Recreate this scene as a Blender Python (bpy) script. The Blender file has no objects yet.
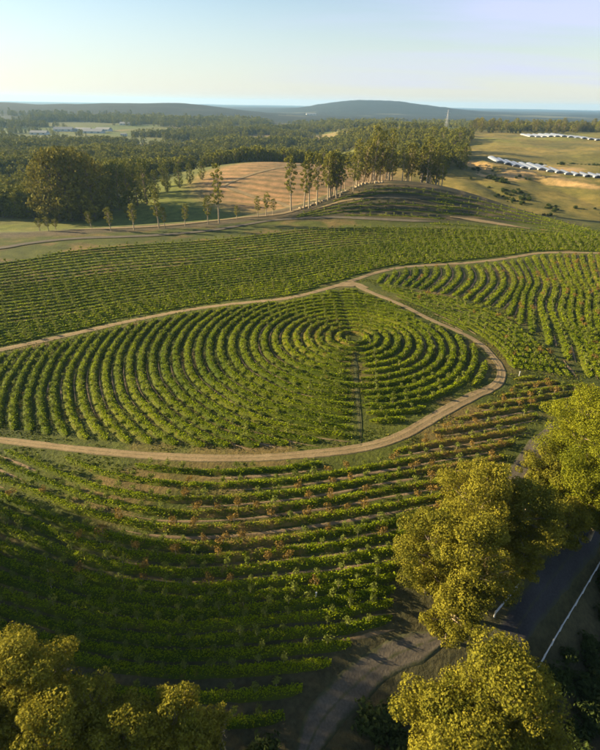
import bpy, math, random
import numpy as np
from mathutils import Vector
random.seed(7)
rng = np.random.default_rng(7)
R = math.radians
SC = bpy.context.scene
COL = SC.collection

# ------------------------------------------------------------------ camera, sky, sun, exposure
CAM_H = 50.0
PITCH = 29.1
ROLL = 0.9
FPX = 489.0                      # focal length in pixels of a 600 x 750 frame
cam_d = bpy.data.cameras.new('camera')
cam = bpy.data.objects.new('camera', cam_d)
COL.objects.link(cam)
cam.location = (0, 0, CAM_H)
from mathutils import Matrix
cam.matrix_world = Matrix.Translation((0, 0, CAM_H)) @ Matrix.Rotation(R(90 - PITCH), 4, 'X') @ Matrix.Rotation(R(ROLL), 4, 'Z')
cam_d.sensor_fit = 'VERTICAL'
cam_d.sensor_height = 24
cam_d.lens = 24 * FPX / 750
cam_d.clip_start = 0.5
cam_d.clip_end = 60000
cam_d.dof.use_dof = True
cam_d.dof.focus_distance = 85
cam_d.dof.aperture_fstop = cam_d.lens / 1000 / 0.14
SC.camera = cam

SUN_EL, SUN_AZ = 17.0, -78.0      # azimuth clockwise from +Y (view direction)
w = bpy.data.worlds.new("World"); SC.world = w; w.use_nodes = True
nt = w.node_tree; nt.nodes.clear()
def N(nt, t, **kw):
    n = nt.nodes.new(t)
    for k, v in kw.items(): setattr(n, k, v)
    return n
out = N(nt, 'ShaderNodeOutputWorld'); bg = N(nt, 'ShaderNodeBackground')
sky = N(nt, 'ShaderNodeTexSky'); sky.sky_type = 'NISHITA'; sky.sun_disc = False
sky.sun_elevation = R(SUN_EL); sky.sun_rotation = R(SUN_AZ)
sky.altitude = 100; sky.air_density = 1.0; sky.dust_density = 0.3; sky.ozone_density = 1.3
tc = N(nt, 'ShaderNodeTexCoord')
sep = N(nt, 'ShaderNodeSeparateXYZ'); nt.links.new(tc.outputs['Generated'], sep.inputs[0])
mx = N(nt, 'ShaderNodeMath', operation='MAXIMUM'); nt.links.new(sep.outputs[2], mx.inputs[0]); mx.inputs[1].default_value = 0.012
cmb = N(nt, 'ShaderNodeCombineXYZ')
nt.links.new(sep.outputs[0], cmb.inputs[0]); nt.links.new(sep.outputs[1], cmb.inputs[1]); nt.links.new(mx.outputs[0], cmb.inputs[2])
nt.links.new(cmb.outputs[0], sky.inputs[0])
# thin high cloud: noise on the plane of the cloud deck (direction divided by its height)
inv = N(nt, 'ShaderNodeMath', operation='ADD'); nt.links.new(mx.outputs[0], inv.inputs[0]); inv.inputs[1].default_value = 0.10
div = N(nt, 'ShaderNodeVectorMath', operation='DIVIDE')
c3 = N(nt, 'ShaderNodeCombineXYZ')
for i in range(3): nt.links.new(inv.outputs[0], c3.inputs[i])
nt.links.new(cmb.outputs[0], div.inputs[0]); nt.links.new(c3.outputs[0], div.inputs[1])
mp = N(nt, 'ShaderNodeMapping'); mp.inputs['Scale'].default_value = (0.16, 0.55, 1.0); mp.inputs['Location'].default_value = (3.1, 1.7, 0)
mp.inputs['Rotation'].default_value = (0, 0, R(12))
nt.links.new(div.outputs[0], mp.inputs[0])
cn = N(nt, 'ShaderNodeTexNoise'); cn.inputs['Scale'].default_value = 1.4; cn.inputs['Detail'].default_value = 5; cn.inputs['Roughness'].default_value = 0.5
nt.links.new(mp.outputs[0], cn.inputs['Vector'])
cr = N(nt, 'ShaderNodeMapRange'); cr.inputs[1].default_value = 0.46; cr.inputs[2].default_value = 0.62; cr.inputs[3].default_value = 0.0; cr.inputs[4].default_value = 0.75
nt.links.new(cn.outputs[0], cr.inputs[0])
cm = N(nt, 'ShaderNodeMix', data_type='RGBA'); bank = N(nt, 'ShaderNodeMapRange'); nt.links.new(sep.outputs[0], bank.inputs[0]); bank.inputs[1].default_value = -0.12; bank.inputs[2].default_value = 0.30
bm = N(nt, 'ShaderNodeMath', operation='MULTIPLY'); nt.links.new(bank.outputs[0], bm.inputs[0]); nt.links.new(cr.outputs[0], bm.inputs[1])
nt.links.new(bm.outputs[0], cm.inputs['Factor'])
nt.links.new(sky.outputs[0], cm.inputs['A']); cm.inputs['B'].default_value = (4.1, 4.4, 6.6, 1)
veil = N(nt, 'ShaderNodeMapRange'); nt.links.new(mx.outputs[0], veil.inputs[0]); veil.interpolation_type = 'SMOOTHSTEP'
veil.inputs[1].default_value = 0.0; veil.inputs[2].default_value = 0.20; veil.inputs[3].default_value = 0.6; veil.inputs[4].default_value = 0.0
vm = N(nt, 'ShaderNodeMix', data_type='RGBA'); nt.links.new(veil.outputs[0], vm.inputs['Factor']); nt.links.new(cm.outputs['Result'], vm.inputs['A']); vm.inputs['B'].default_value = (4.0, 4.2, 4.45, 1)
nt.links.new(vm.outputs['Result'], bg.inputs[0]); bg.inputs[1].default_value = 0.050
nt.links.new(bg.outputs[0], out.inputs[0])

sun_d = bpy.data.lights.new('sun', 'SUN'); sun = bpy.data.objects.new('sun', sun_d); COL.objects.link(sun)
sun_d.energy = 5.0; sun_d.angle = R(0.6); sun_d.color = (1.0, 0.80, 0.48)
sdir = Vector((math.sin(R(SUN_AZ)) * math.cos(R(SUN_EL)), math.cos(R(SUN_AZ)) * math.cos(R(SUN_EL)), math.sin(R(SUN_EL))))
sun.rotation_euler = sdir.to_track_quat('Z', 'Y').to_euler()
sun.location = (-60, 0, 120)
SC.view_settings.view_transform = 'Standard'; SC.view_settings.look = 'None'
SC.view_settings.exposure = 1.85; SC.view_settings.gamma = 1.0
SC.render.engine = 'CYCLES'
SC.cycles.max_bounces = 6; SC.cycles.transparent_max_bounces = 8; SC.cycles.volume_bounces = 1

# ------------------------------------------------------------------ relief
def S(a, b, x):
    t = np.clip((np.asarray(x, float) - a) / (b - a), 0, 1)
    return t * t * (3 - 2 * t)
def G(x, y, cx, cy, sx, sy, h):
    return h * np.exp(-0.5 * (((x - cx) / sx) ** 2 + ((y - cy) / sy) ** 2))
def vn(x, y, s, seed=0):          # smooth value noise, -1..1
    X = np.asarray(x, float) / s + 137.3 * seed; Y = np.asarray(y, float) / s + 71.9 * seed
    xi = np.floor(X); yi = np.floor(Y); fx = X - xi; fy = Y - yi
    fx = fx * fx * (3 - 2 * fx); fy = fy * fy * (3 - 2 * fy)
    def hsh(a, b):
        v = np.sin(a * 127.1 + b * 311.7 + seed * 17.0) * 43758.5453
        return (v - np.floor(v)) * 2 - 1
    return ((hsh(xi, yi) * (1 - fx) + hsh(xi + 1, yi) * fx) * (1 - fy) + (hsh(xi, yi + 1) * (1 - fx) + hsh(xi + 1, yi + 1) * fx) * fy)
def fbm(x, y, s, seed=0, o=4):
    r = 0; a = 1.0; t = 0
    for k in range(o):
        r = r + a * vn(x, y, s / 2 ** k, seed + k); t += a; a *= 0.5
    return r / t
def ye(x):                        # far edge of the planted ground
    return np.interp(x, [-400, -121, -40, 0, 60, 100, 125, 160, 300], [175, 205, 236, 262, 325, 285, 250, 232, 210])
def height(x, y):
    x = np.asarray(x, float); y = np.asarray(y, float)
    d = np.hypot(x, y)
    z = G(x, y, 11, 106, 34, 26, 2.6) + 1.2 * vn(x, y, 70, 3) * S(20, 60, d)
    s = ((x - 12) - (y - 35)) / 1.4142
    near = 8.5 * S(54, 22, y) + 0 * x
    drop = np.maximum(near, 9.5 * S(0, 20, s) * S(150, 70, y))
    z = z - drop
    # dark knoll at the far edge
    z = z + G(x, np.maximum(y, 0), 58, 292, 38, 30, 9.5)
    e = y - ye(x)
    far = S(0, 70, e)
    z = z - 13 * far
    z = z + G(x, y, -15, 435, 78, 70, 19)                       # tilled hill
    rh = S(25, 150, x + 0.12 * (450 - y) * (y < 450)) * S(300, 470, y)
    gul = np.abs(vn(x + 0.25 * y, y * 0.55, 30, 9)) * S(320, 360, y) * S(560, 430, y) * (1 - S(-20, 0, y - (447 - (x - 170) * 0.95)))
    z = z + rh * (15 + 4.5 * fbm(x, y, 75, 5) + 5.5 * gul + 1.2 * fbm(x, y, 14, 29))
    z = z + rh * 4.5 * S(-18, -7, y - (447 - (x - 170) * 0.95))
    z = z + rh * (4.0 * S(560, 620, y) - 9 * S(470, 545, y) + 6 * S(640, 850, y))
    v = S(480, 900, y)
    z = z + v * (1 - rh * S(1500, 1000, y)) * (-9 + 7 * fbm(x, y, 420, 11))
    z = z + rh * -16 * S(1250, 1700, y) * (1 - 0.0 * v)
    # distant ranges
    z = z + (G(x, y, -1750, 2650, 850, 420, 50) + G(x, y, -700, 3000, 360, 380, 39)) * (1 + 0.12 * vn(x, y, 260, 17) + 0.05 * vn(x, y, 90, 18)) + G(x, y, -2150, 3900, 200, 500, 50)
    z = z + G(x, y, 560, 5200, 430, 700, 84) + G(x, y, 1150, 5300, 500, 700, 28) + G(x, y, 150, 6500, 1500, 500, 16)
    z = z + S(1500, 3000, d) * 6 * fbm(x, y, 700, 21)
    return z

def cam_rays(px, py):
    px = np.atleast_1d(np.asarray(px, float)); py = np.atleast_1d(np.asarray(py, float))
    m = np.array(cam.matrix_world.to_3x3())
    v = np.stack([(px - 300) / FPX, (375 - py) / FPX, -np.ones_like(px)], 1)
    v = v @ m.T
    return v / np.linalg.norm(v, axis=1)[:, None]
def ground_at(px, py):            # where a line of sight meets the relief
    v = cam_rays(px, py); n = len(v)
    ts = np.concatenate([np.arange(12, 400, 1.0), 400 * 1.01 ** np.arange(1, 400)])
    P = v[:, None, :] * ts[None, :, None]
    dz = CAM_H + P[..., 2] - height(P[..., 0], P[..., 1])
    res = np.zeros((n, 3))
    for i in range(n):
        k = np.argmax(dz[i] < 0)
        if dz[i, k] >= 0: k = len(ts) - 1
        a, b = dz[i, k - 1], dz[i, k]
        t = ts[k - 1] + (ts[k] - ts[k - 1]) * a / (a - b + 1e-9)
        p = v[i] * t
        res[i] = (p[0], p[1], 0)
    res[:, 2] = height(res[:, 0], res[:, 1])
    return res
def at_height(px, py, z):
    v = cam_rays(px, py)[0]
    t = (z - CAM_H) / v[2]
    return v[0] * t, v[1] * t
M3 = np.array(cam.matrix_world.to_3x3())
def project(p):
    q = (np.asarray(p, float) - np.array([0, 0, CAM_H])) @ M3
    return 300 + FPX * q[..., 0] / -q[..., 2], 375 - FPX * q[..., 1] / -q[..., 2], -q[..., 2]

# ------------------------------------------------------------------ helpers
def tag(o, label=None, cat=None, group=None, kind=None):
    if label: o['label'] = label
    if cat: o['category'] = cat
    if group: o['group'] = group
    if kind: o['kind'] = kind
    return o
def mesh_np(name, V, F, mat, attrs=None, smooth=False, mat_idx=None):
    me = bpy.data.meshes.new(name)
    V = np.asarray(V, np.float32); F = np.asarray(F, np.int32)
    me.vertices.add(len(V)); me.vertices.foreach_set('co', V.ravel())
    k = F.shape[1]
    me.loops.add(F.size); me.loops.foreach_set('vertex_index', F.ravel())
    me.polygons.add(len(F)); me.polygons.foreach_set('loop_start', np.arange(len(F), dtype=np.int32) * k)
    try: me.polygons.foreach_set('loop_total', np.full(len(F), k, np.int32))
    except Exception: pass
    me.update(calc_edges=True)
    if smooth: me.polygons.foreach_set('use_smooth', np.ones(len(F), bool))
    for m in (mat if isinstance(mat, (list, tuple)) else [mat]): me.materials.append(m)
    for an, av in (attrs or {}).items():
        av = np.asarray(av, np.float32)
        if av.ndim == 2:
            a = me.attributes.new(an, 'FLOAT_COLOR', 'POINT'); c = np.ones((len(V), 4), np.float32); c[:, :3] = av; a.data.foreach_set('color', c.ravel())
        else:
            a = me.attributes.new(an, 'FLOAT', 'POINT'); a.data.foreach_set('value', av)
    return me
def link(name, me, parent=None, loc=None):
    o = bpy.data.objects.new(name, me); COL.objects.link(o)
    if parent is not None: o.parent = parent
    if loc is not None: o.location = loc
    return o
def empty(name, loc, rz=0.0, sc=1.0):
    o = bpy.data.objects.new(name, None); COL.objects.link(o)
    o.location = loc; o.rotation_euler = (0, 0, rz); o.scale = (sc, sc, sc)
    o.empty_display_size = 0.5
    return o
class MB:                          # collects simple shapes into one mesh
    def __init__(s): s.v = []; s.f = []
    def box(s, c, size, rz=0.0):
        b = len(s.v); cx, cy, cz = c; hx, hy, hz = [q / 2 for q in size]; ca, sa = math.cos(rz), math.sin(rz)
        for dz in (-hz, hz):
            for dx, dy in ((-hx, -hy), (hx, -hy), (hx, hy), (-hx, hy)):
                s.v.append((cx + dx * ca - dy * sa, cy + dx * sa + dy * ca, cz + dz))
        s.f += [(b, b+3, b+2, b+1), (b+4, b+5, b+6, b+7), (b, b+1, b+5, b+4), (b+1, b+2, b+6, b+5), (b+2, b+3, b+7, b+6), (b+3, b, b+4, b+7)]
    def tube(s, pts, rad, n=6):
        pts = [Vector(p) for p in pts]; base = len(s.v)
        for i, p in enumerate(pts):
            t = (pts[min(i+1, len(pts)-1)] - pts[max(i-1, 0)]).normalized()
            a = t.orthogonal().normalized() if i == 0 else (a - t * a.dot(t)).normalized()
            b = t.cross(a)
            for k in range(n):
                an = 2 * math.pi * k / n
                s.v.append(tuple(p + (a * math.cos(an) + b * math.sin(an)) * rad[i]))
        for i in range(len(pts) - 1):
            for k in range(n):
                q = base + i * n
                s.f.append((q + k, q + (k+1) % n, q + n + (k+1) % n, q + n + k))
    def build(s, name, mat, smooth=False):
        me = bpy.data.meshes.new(name); me.from_pydata(s.v, [], s.f); me.materials.append(mat)
        if smooth:
            for p in me.polygons: p.use_smooth = True
        me.update(); return me

ONES = 'zeroth first second third fourth fifth sixth seventh eighth ninth tenth eleventh twelfth thirteenth fourteenth fifteenth sixteenth seventeenth eighteenth nineteenth'.split()
TENS = ['', '', 'twenty', 'thirty', 'forty', 'fifty', 'sixty', 'seventy', 'eighty', 'ninety', 'hundred']
def nth(k):
    if k < 20: return ONES[k]
    t, u = divmod(k, 10)
    return (TENS[t][:-1] + 'ieth' if TENS[t].endswith('y') else TENS[t] + 'th') if u == 0 else TENS[t] + '-' + ONES[u]
# ------------------------------------------------------------------ materials
def new_mat(name):
    m = bpy.data.materials.new(name); m.use_nodes = True; m.node_tree.nodes.clear(); return m, m.node_tree
def noise(nt, scale, detail=3, vec=None, rough=0.55):
    n = N(nt, 'ShaderNodeTexNoise'); n.inputs['Scale'].default_value = scale; n.inputs['Detail'].default_value = detail; n.inputs['Roughness'].default_value = rough
    if vec is not None: nt.links.new(vec, n.inputs['Vector'])
    return n.outputs[0]
def ramp(nt, fac, stops):
    r = N(nt, 'ShaderNodeValToRGB'); el = r.color_ramp.elements
    while len(el) > 1: el.remove(el[-1])
    el[0].position = stops[0][0]; el[0].color = (*stops[0][1], 1)
    for p, c in stops[1:]:
        e = el.new(p); e.color = (*c, 1)
    nt.links.new(fac, r.inputs[0]); return r.outputs[0]
def mixc(nt, fac, a, b, mode='MIX'):
    m = N(nt, 'ShaderNodeMix', data_type='RGBA', blend_type=mode)
    for s, v in (('Factor', fac), ('A', a), ('B', b)):
        if hasattr(v, 'links'): nt.links.new(v, m.inputs[s])
        else: m.inputs[s].default_value = v if s == 'Factor' else (*v, 1)
    return m.outputs['Result']
def finish(nt, color, rough=0.9, bump=None, bdist=0.1, transl=0.0, spec=0.2):
    o = N(nt, 'ShaderNodeOutputMaterial'); p = N(nt, 'ShaderNodeBsdfPrincipled')
    p.inputs['Roughness'].default_value = rough; p.inputs['Specular IOR Level'].default_value = spec
    if hasattr(color, 'links'): nt.links.new(color, p.inputs['Base Color'])
    else: p.inputs['Base Color'].default_value = (*color, 1)
    if bump is not None:
        b = N(nt, 'ShaderNodeBump'); b.inputs['Strength'].default_value = 0.9; b.inputs['Distance'].default_value = bdist
        nt.links.new(bump, b.inputs['Height']); nt.links.new(b.outputs[0], p.inputs['Normal'])
    if transl:
        t = N(nt, 'ShaderNodeBsdfTranslucent'); mxs = N(nt, 'ShaderNodeMixShader'); mxs.inputs[0].default_value = transl
        nt.links.new(color, t.inputs[0]) if hasattr(color, 'links') else None
        nt.links.new(p.outputs[0], mxs.inputs[1]); nt.links.new(t.outputs[0], mxs.inputs[2]); nt.links.new(mxs.outputs[0], o.inputs[0])
    else: nt.links.new(p.outputs[0], o.inputs[0])
def pos(nt):
    g = N(nt, 'ShaderNodeNewGeometry'); return g.outputs['Position']
def plain(name, c, rough=0.8, var=0.25, sc=1.5, spec=0.2):
    m, t = new_mat(name); n = noise(t, sc, 4, pos(t))
    col = ramp(t, n, [(0.3, tuple(q * (1 - var) for q in c)), (0.7, tuple(q * (1 + var) for q in c))])
    finish(t, col, rough, n, 0.03, spec=spec); return m

def foliage_mat(name, lo, hi, tr=0.3, extra=None, wscale=0.05):
    m, t = new_mat(name)
    a = N(t, 'ShaderNodeAttribute'); a.attribute_name = 'tint'
    oi = N(t, 'ShaderNodeObjectInfo')
    n1 = noise(t, wscale, 3, pos(t)); n2 = noise(t, 1.3, 2, pos(t))
    s = N(t, 'ShaderNodeMath', operation='MULTIPLY_ADD'); t.links.new(n1, s.inputs[0]); s.inputs[1].default_value = 0.9; t.links.new(a.outputs['Fac'], s.inputs[2])
    s2 = N(t, 'ShaderNodeMath', operation='MULTIPLY_ADD'); t.links.new(n2, s2.inputs[0]); s2.inputs[1].default_value = 0.4; t.links.new(s.outputs[0], s2.inputs[2])
    s3 = N(t, 'ShaderNodeMath', operation='MULTIPLY_ADD'); t.links.new(oi.outputs['Random'], s3.inputs[0]); s3.inputs[1].default_value = 0.25; t.links.new(s2.outputs[0], s3.inputs[2])
    r = N(t, 'ShaderNodeMapRange'); t.links.new(s3.outputs[0], r.inputs[0]); r.inputs[1].default_value = 0.55; r.inputs[2].default_value = 1.7
    col = ramp(t, r.outputs[0], [(0.0, lo), (1.0, hi)])
    if extra: col = extra(t, col)
    finish(t, col, 0.8, transl=tr, spec=0.06); return m

def row_extra(t, col):             # dry, brown and reddish growth where the planting is thin
    b = N(t, 'ShaderNodeAttribute'); b.attribute_name = 'dry'
    n = noise(t, 0.9, 3, pos(t))
    f = N(t, 'ShaderNodeMath', operation='ADD'); t.links.new(b.outputs['Fac'], f.inputs[0]); t.links.new(n, f.inputs[1])
    r = N(t, 'ShaderNodeMapRange'); t.links.new(f.outputs[0], r.inputs[0]); r.inputs[1].default_value = 0.72; r.inputs[2].default_value = 1.05
    return mixc(t, r.outputs[0], col, (0.19, 0.125, 0.038))
M_MOUND = foliage_mat('row_mound', (0.036, 0.055, 0.005), (0.16, 0.15, 0.016), 0.0, row_extra)
M_ROW = foliage_mat('row_cover', (0.058, 0.105, 0.003), (0.34, 0.385, 0.005), 0.25, row_extra)
M_SAPL = foliage_mat('sapling_leaf', (0.07, 0.10, 0.012), (0.22, 0.24, 0.045), 0.3)
M_RED = foliage_mat('reddish_leaf', (0.13, 0.088, 0.020), (0.26, 0.165, 0.040), 0.25)
M_EUC = foliage_mat('gum_leaf', (0.056, 0.068, 0.008), (0.33, 0.285, 0.028), 0.25, wscale=0.12)
M_EUC2 = foliage_mat('bright_leaf', (0.060, 0.080, 0.006), (0.27, 0.27, 0.016), 0.3, wscale=0.12)
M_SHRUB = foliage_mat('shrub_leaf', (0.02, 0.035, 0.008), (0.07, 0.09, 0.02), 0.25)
M_FOREST = foliage_mat('forest_leaf', (0.038, 0.055, 0.008), (0.25, 0.235, 0.028), 0.15, wscale=0.006)
M_GRASS = foliage_mat('grass_blade', (0.03, 0.055, 0.006), (0.15, 0.16, 0.02), 0.25, row_extra)
M_BROWN = foliage_mat('olive_brown_leaf', (0.055, 0.060, 0.010), (0.25, 0.215, 0.03), 0.2)
M_SLIM = foliage_mat('slim_gum_leaf', (0.07, 0.08, 0.012), (0.26, 0.24, 0.04), 0.25)
M_BARK = plain('pale_bark', (0.29, 0.23, 0.15), 0.9, 0.35, 2.0)
M_BARKD = plain('dark_bark', (0.16, 0.12, 0.08), 0.9, 0.35, 3.0)
M_WHITE = plain('white_paint', (0.50, 0.50, 0.48), 0.6, 0.1, 3.0)
M_FILM = plain('tunnel_film', (0.20, 0.22, 0.25), 0.35, 0.12, 0.4, spec=0.5)
M_STEEL = plain('steel', (0.35, 0.36, 0.38), 0.5, 0.1, 1.0)
M_ROOF = plain('roof_sheet', (0.24, 0.24, 0.23), 0.6, 0.1, 0.5)
M_STONE = plain('pale_stone', (0.30, 0.24, 0.15), 0.9, 0.2, 1.2)
M_GLASSD = plain('dark_window', (0.04, 0.05, 0.06), 0.2, 0.1, 1.0, spec=0.5)

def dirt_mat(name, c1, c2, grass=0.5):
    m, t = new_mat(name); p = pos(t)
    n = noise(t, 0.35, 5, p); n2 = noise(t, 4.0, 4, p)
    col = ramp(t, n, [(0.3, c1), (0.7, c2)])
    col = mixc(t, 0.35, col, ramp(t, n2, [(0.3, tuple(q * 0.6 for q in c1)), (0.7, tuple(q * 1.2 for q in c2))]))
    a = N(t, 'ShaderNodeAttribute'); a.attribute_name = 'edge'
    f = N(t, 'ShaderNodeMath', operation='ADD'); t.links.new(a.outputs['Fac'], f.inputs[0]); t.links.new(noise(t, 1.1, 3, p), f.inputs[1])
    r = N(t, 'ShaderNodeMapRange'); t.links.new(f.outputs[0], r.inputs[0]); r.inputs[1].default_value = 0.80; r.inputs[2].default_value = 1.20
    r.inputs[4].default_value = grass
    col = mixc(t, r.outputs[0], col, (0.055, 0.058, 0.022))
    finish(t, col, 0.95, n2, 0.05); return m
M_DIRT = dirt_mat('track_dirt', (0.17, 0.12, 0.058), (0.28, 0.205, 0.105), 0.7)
M_DIRTD = dirt_mat('shade_darkened_dirt', (0.070, 0.060, 0.044), (0.14, 0.115, 0.082), 0.9)  # darker dirt; the shade over the bottom track is put into this colour
M_WORN = dirt_mat('worn_grass', (0.055, 0.07, 0.018), (0.10, 0.09, 0.03), 0.8)
M_ASPH = dirt_mat('asphalt', (0.030, 0.029, 0.030), (0.050, 0.048, 0.050), 0.5)

def ground_mat():
    m, t = new_mat('ground_soil_and_grass'); p = pos(t)
    a = N(t, 'ShaderNodeAttribute'); a.attribute_name = 'gcol'
    n = noise(t, 0.18, 5, p); n2 = noise(t, 1.6, 5, p, 0.65); n3 = noise(t, 0.02, 4, p)
    col = mixc(t, 1.0, a.outputs['Color'], ramp(t, n, [(0.25, (0.55, 0.6, 0.5)), (0.75, (1.35, 1.25, 1.15))]), 'MULTIPLY')
    col = mixc(t, 1.0, col, ramp(t, n2, [(0.25, (0.55, 0.55, 0.55)), (0.75, (1.4, 1.4, 1.35))]), 'MULTIPLY')
    col = mixc(t, 1.0, col, ramp(t, n3, [(0.3, (0.75, 0.8, 0.8)), (0.7, (1.2, 1.15, 1.1))]), 'MULTIPLY')
    finish(t, col, 0.95, n2, 0.25); return m
M_GROUND = ground_mat()

# ------------------------------------------------------------------ ground
def axis(lo_far, lo, hi, hi_far, step, g):
    a = list(np.arange(lo, hi + 1e-6, step)); s = step; v = hi
    while v < hi_far: s *= g; v += s; a.append(v)
    s = step; v = lo; b = []
    while v > lo_far: s *= g; v -= s; b.append(v)
    return np.array(b[::-1] + a)
gx = axis(-9000, -145, 170, 9000, 1.0, 1.07)
gy = axis(-400, 14, 335, 15000, 1.0, 1.028)
GX, GY = np.meshgrid(gx, gy)
GZ = height(GX, GY)
nx, ny = len(gx), len(gy)
def lerp(a, b, t): return a * (1 - t[..., None]) + np.array(b) * t[..., None]
def ground_colour(x, y):
    c = np.zeros(x.shape + (3,)) + np.array((0.066, 0.080, 0.012))                       # between the rows
    c = lerp(c, (0.19, 0.12, 0.055), S(0.0, 0.5, fbm(x, y, 9, 2)) * 0.6)
    e = y - ye(x)
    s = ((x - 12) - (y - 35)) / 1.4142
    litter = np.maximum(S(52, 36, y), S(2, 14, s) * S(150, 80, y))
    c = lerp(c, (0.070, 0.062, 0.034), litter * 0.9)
    # dark knoll: dark soil, its colour darkened further to stand in for shade
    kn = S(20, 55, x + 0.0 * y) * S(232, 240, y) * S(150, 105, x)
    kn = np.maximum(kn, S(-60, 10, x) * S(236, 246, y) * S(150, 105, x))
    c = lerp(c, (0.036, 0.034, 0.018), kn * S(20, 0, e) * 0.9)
    c = lerp(c, (0.13, 0.095, 0.05), kn * S(20, 0, e) * S(0.55, 0.95, np.sin(height(x, y) * 2.6 + 1.2 * vn(x, y, 25, 6))) * 0.7)
    c = lerp(c, (0.10, 0.078, 0.05), S(-9, -3, e) * S(30, -10, x) * 0.9)
    val = S(6, 30, e)
    vc = lerp(np.zeros(x.shape + (3,)) + np.array((0.11, 0.12, 0.030)), (0.27, 0.20, 0.085), S(0.05, 0.4, fbm(x, y, 160, 31)))
    vc = lerp(vc, (0.09, 0.12, 0.025), S(0.15, 0.4, fbm(x, y, 240, 41)))
    c = c * (1 - val[..., None]) + vc * val[..., None]
    mead = S(2, 12, e) * S(-15, -45, x) * S(390, 340, y + 0.35 * x)
    mead = mead * (1 - S(-112, -135, x) * S(288, 310, y))
    c = lerp(c, (0.135, 0.155, 0.028), mead * (0.75 + 0.25 * S(-.3, .3, fbm(x, y, 12, 19))))
    br = S(0.30, 0.55, np.exp(-0.5 * (((x - 6) / 64) ** 2 + ((y - 385) / 62) ** 2)))
    band = 0.5 + 0.5 * np.sin(((y - 385) + 0.3 * x + 6 * vn(x, y, 40, 8)) * 0.62)
    c = lerp(c, (0.32, 0.195, 0.10), br)
    c = lerp(c, (0.17, 0.125, 0.055), br * band ** 2)
    rh = S(45, 100, x) * S(262, 300, y) * S(1150, 1000, y) * S(0, 30, e)
    gc = lerp(np.zeros(x.shape + (3,)) + np.array((0.215, 0.17, 0.045)), (0.125, 0.115, 0.030), S(-0.1, 0.3, fbm(x, y, 40, 51)))
    gc = lerp(gc, (0.20, 0.19, 0.04), S(500, 560, y) * S(0.0, 0.3, fbm(x, y, 90, 66)))
    gc = lerp(gc, (0.38, 0.26, 0.13), S(0.05, 0.25, fbm(x, y, 22, 61)) * S(395, 425, y) * S(462, 446, y) * S(95, 130, x))
    c = c * (1 - rh[..., None]) + gc * rh[..., None]
    s2 = y - (447 - (x - 170) * 0.95) + 3 * vn(x, y, 12, 62)
    c = lerp(c, (0.42, 0.28, 0.13), S(-24, -17, s2) * S(-3, -8, s2) * S(110, 140, x) * S(-.35, .1, fbm(x, y, 30, 64)))
    d = np.hypot(x, y)
    c = lerp(c, (0.012, 0.020, 0.022), S(1700, 2300, d) * 0.95)
    c = lerp(c, (0.12, 0.12, 0.07), S(1800, 2300, d) * S(0.12, 0.35, fbm(x, y, 500, 71)) * S(9000, 5000, d) * (height(x, y) < -8))
    return c
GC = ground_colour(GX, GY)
V = np.stack([GX, GY, GZ], -1).reshape(-1, 3)
i = np.arange(ny - 1)[:, None] * nx + np.arange(nx - 1)[None]
F = np.stack([i, i + 1, i + nx + 1, i + nx], -1).reshape(-1, 4)
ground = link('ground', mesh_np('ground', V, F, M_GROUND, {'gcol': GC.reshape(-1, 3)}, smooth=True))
tag(ground, 'rolling ground of soil and grass under the planted field and valley', kind='structure')

# ------------------------------------------------------------------ tracks
def smooth_line(pts, step=1.0, it=2):
    p = np.asarray(pts, float)
    for _ in range(it):
        q = 0.75 * p[:-1] + 0.25 * p[1:]; r = 0.25 * p[:-1] + 0.75 * p[1:]
        m = np.empty((2 * len(q), p.shape[1])); m[0::2] = q; m[1::2] = r
        p = np.vstack([p[:1], m, p[-1:]])
    return resample(p, step)
def resample(p, step):
    d = np.hypot(np.diff(p[:, 0]), np.diff(p[:, 1])); s = np.concatenate([[0], np.cumsum(d)])
    n = max(2, int(s[-1] / step) + 1); t = np.linspace(0, s[-1], n)
    return np.stack([np.interp(t, s, p[:, k]) for k in range(2)], 1)
def from_px(px):
    a = np.array(px, float); return ground_at(a[:, 0], a[:, 1])[:, :2]
def normals(p):
    t = np.gradient(p, axis=0); t /= np.linalg.norm(t, axis=1)[:, None] + 1e-9
    return np.stack([-t[:, 1], t[:, 0]], 1)
TRACKS = []
def ribbon(name, line, width, mat, label, lift=0.07, k=12, keep=True, wf=None):
    nrm = normals(line); n = len(line); u = np.linspace(-1, 1, k + 1)
    wv = np.full(n, width / 2.0) if wf is None else np.interp(np.linspace(0, 1, n), [a for a, _ in wf], [b / 2 for _, b in wf])
    s = np.arange(n); wv = wv * np.clip(np.minimum(s, n - 1 - s) / 6.0, 0.25, 1)
    V = []; E = []
    for j, uu in enumerate(u):
        jit = 1 + 0.20 * vn(s * 1.0, s * 0, 7.0, 77 + (uu > 0)) + 0.10 * vn(s * 1.0, s * 0, 1.7, 87 + (uu > 0))
        q = line + nrm * (wv * uu * jit)[:, None]
        rut = -0.05 if abs(abs(uu) - 0.5) < 0.2 else 0.0
        z = height(q[:, 0], q[:, 1]) + lift + rut * 0.5 + (-0.10 if abs(uu) == 1 else 0.0)
        V.append(np.column_stack([q, z])); E.append(np.full(n, 0.85 if abs(uu) == 1 else (0.55 if abs(uu) > 0.8 else (0.3 if abs(uu) > 0.6 else (0.60 if abs(uu) < 0.1 else (0.0 if 0.25 < abs(uu) < 0.6 else 0.2))))))
    V = np.array(V); E = np.array(E)
    idx = np.arange(k)[:, None] * n + np.arange(n - 1)[None]
    F = np.stack([idx, idx + 1, idx + n + 1, idx + n], -1).reshape(-1, 4)
    me = mesh_np(name, V.reshape(-1, 3), F[:, ::-1], mat, {'edge': E.reshape(-1)}, smooth=True)
    o = link(name, me); tag(o, label, kind='structure')
    if keep: TRACKS.append((line, float(wv.max())))
    return o
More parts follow.
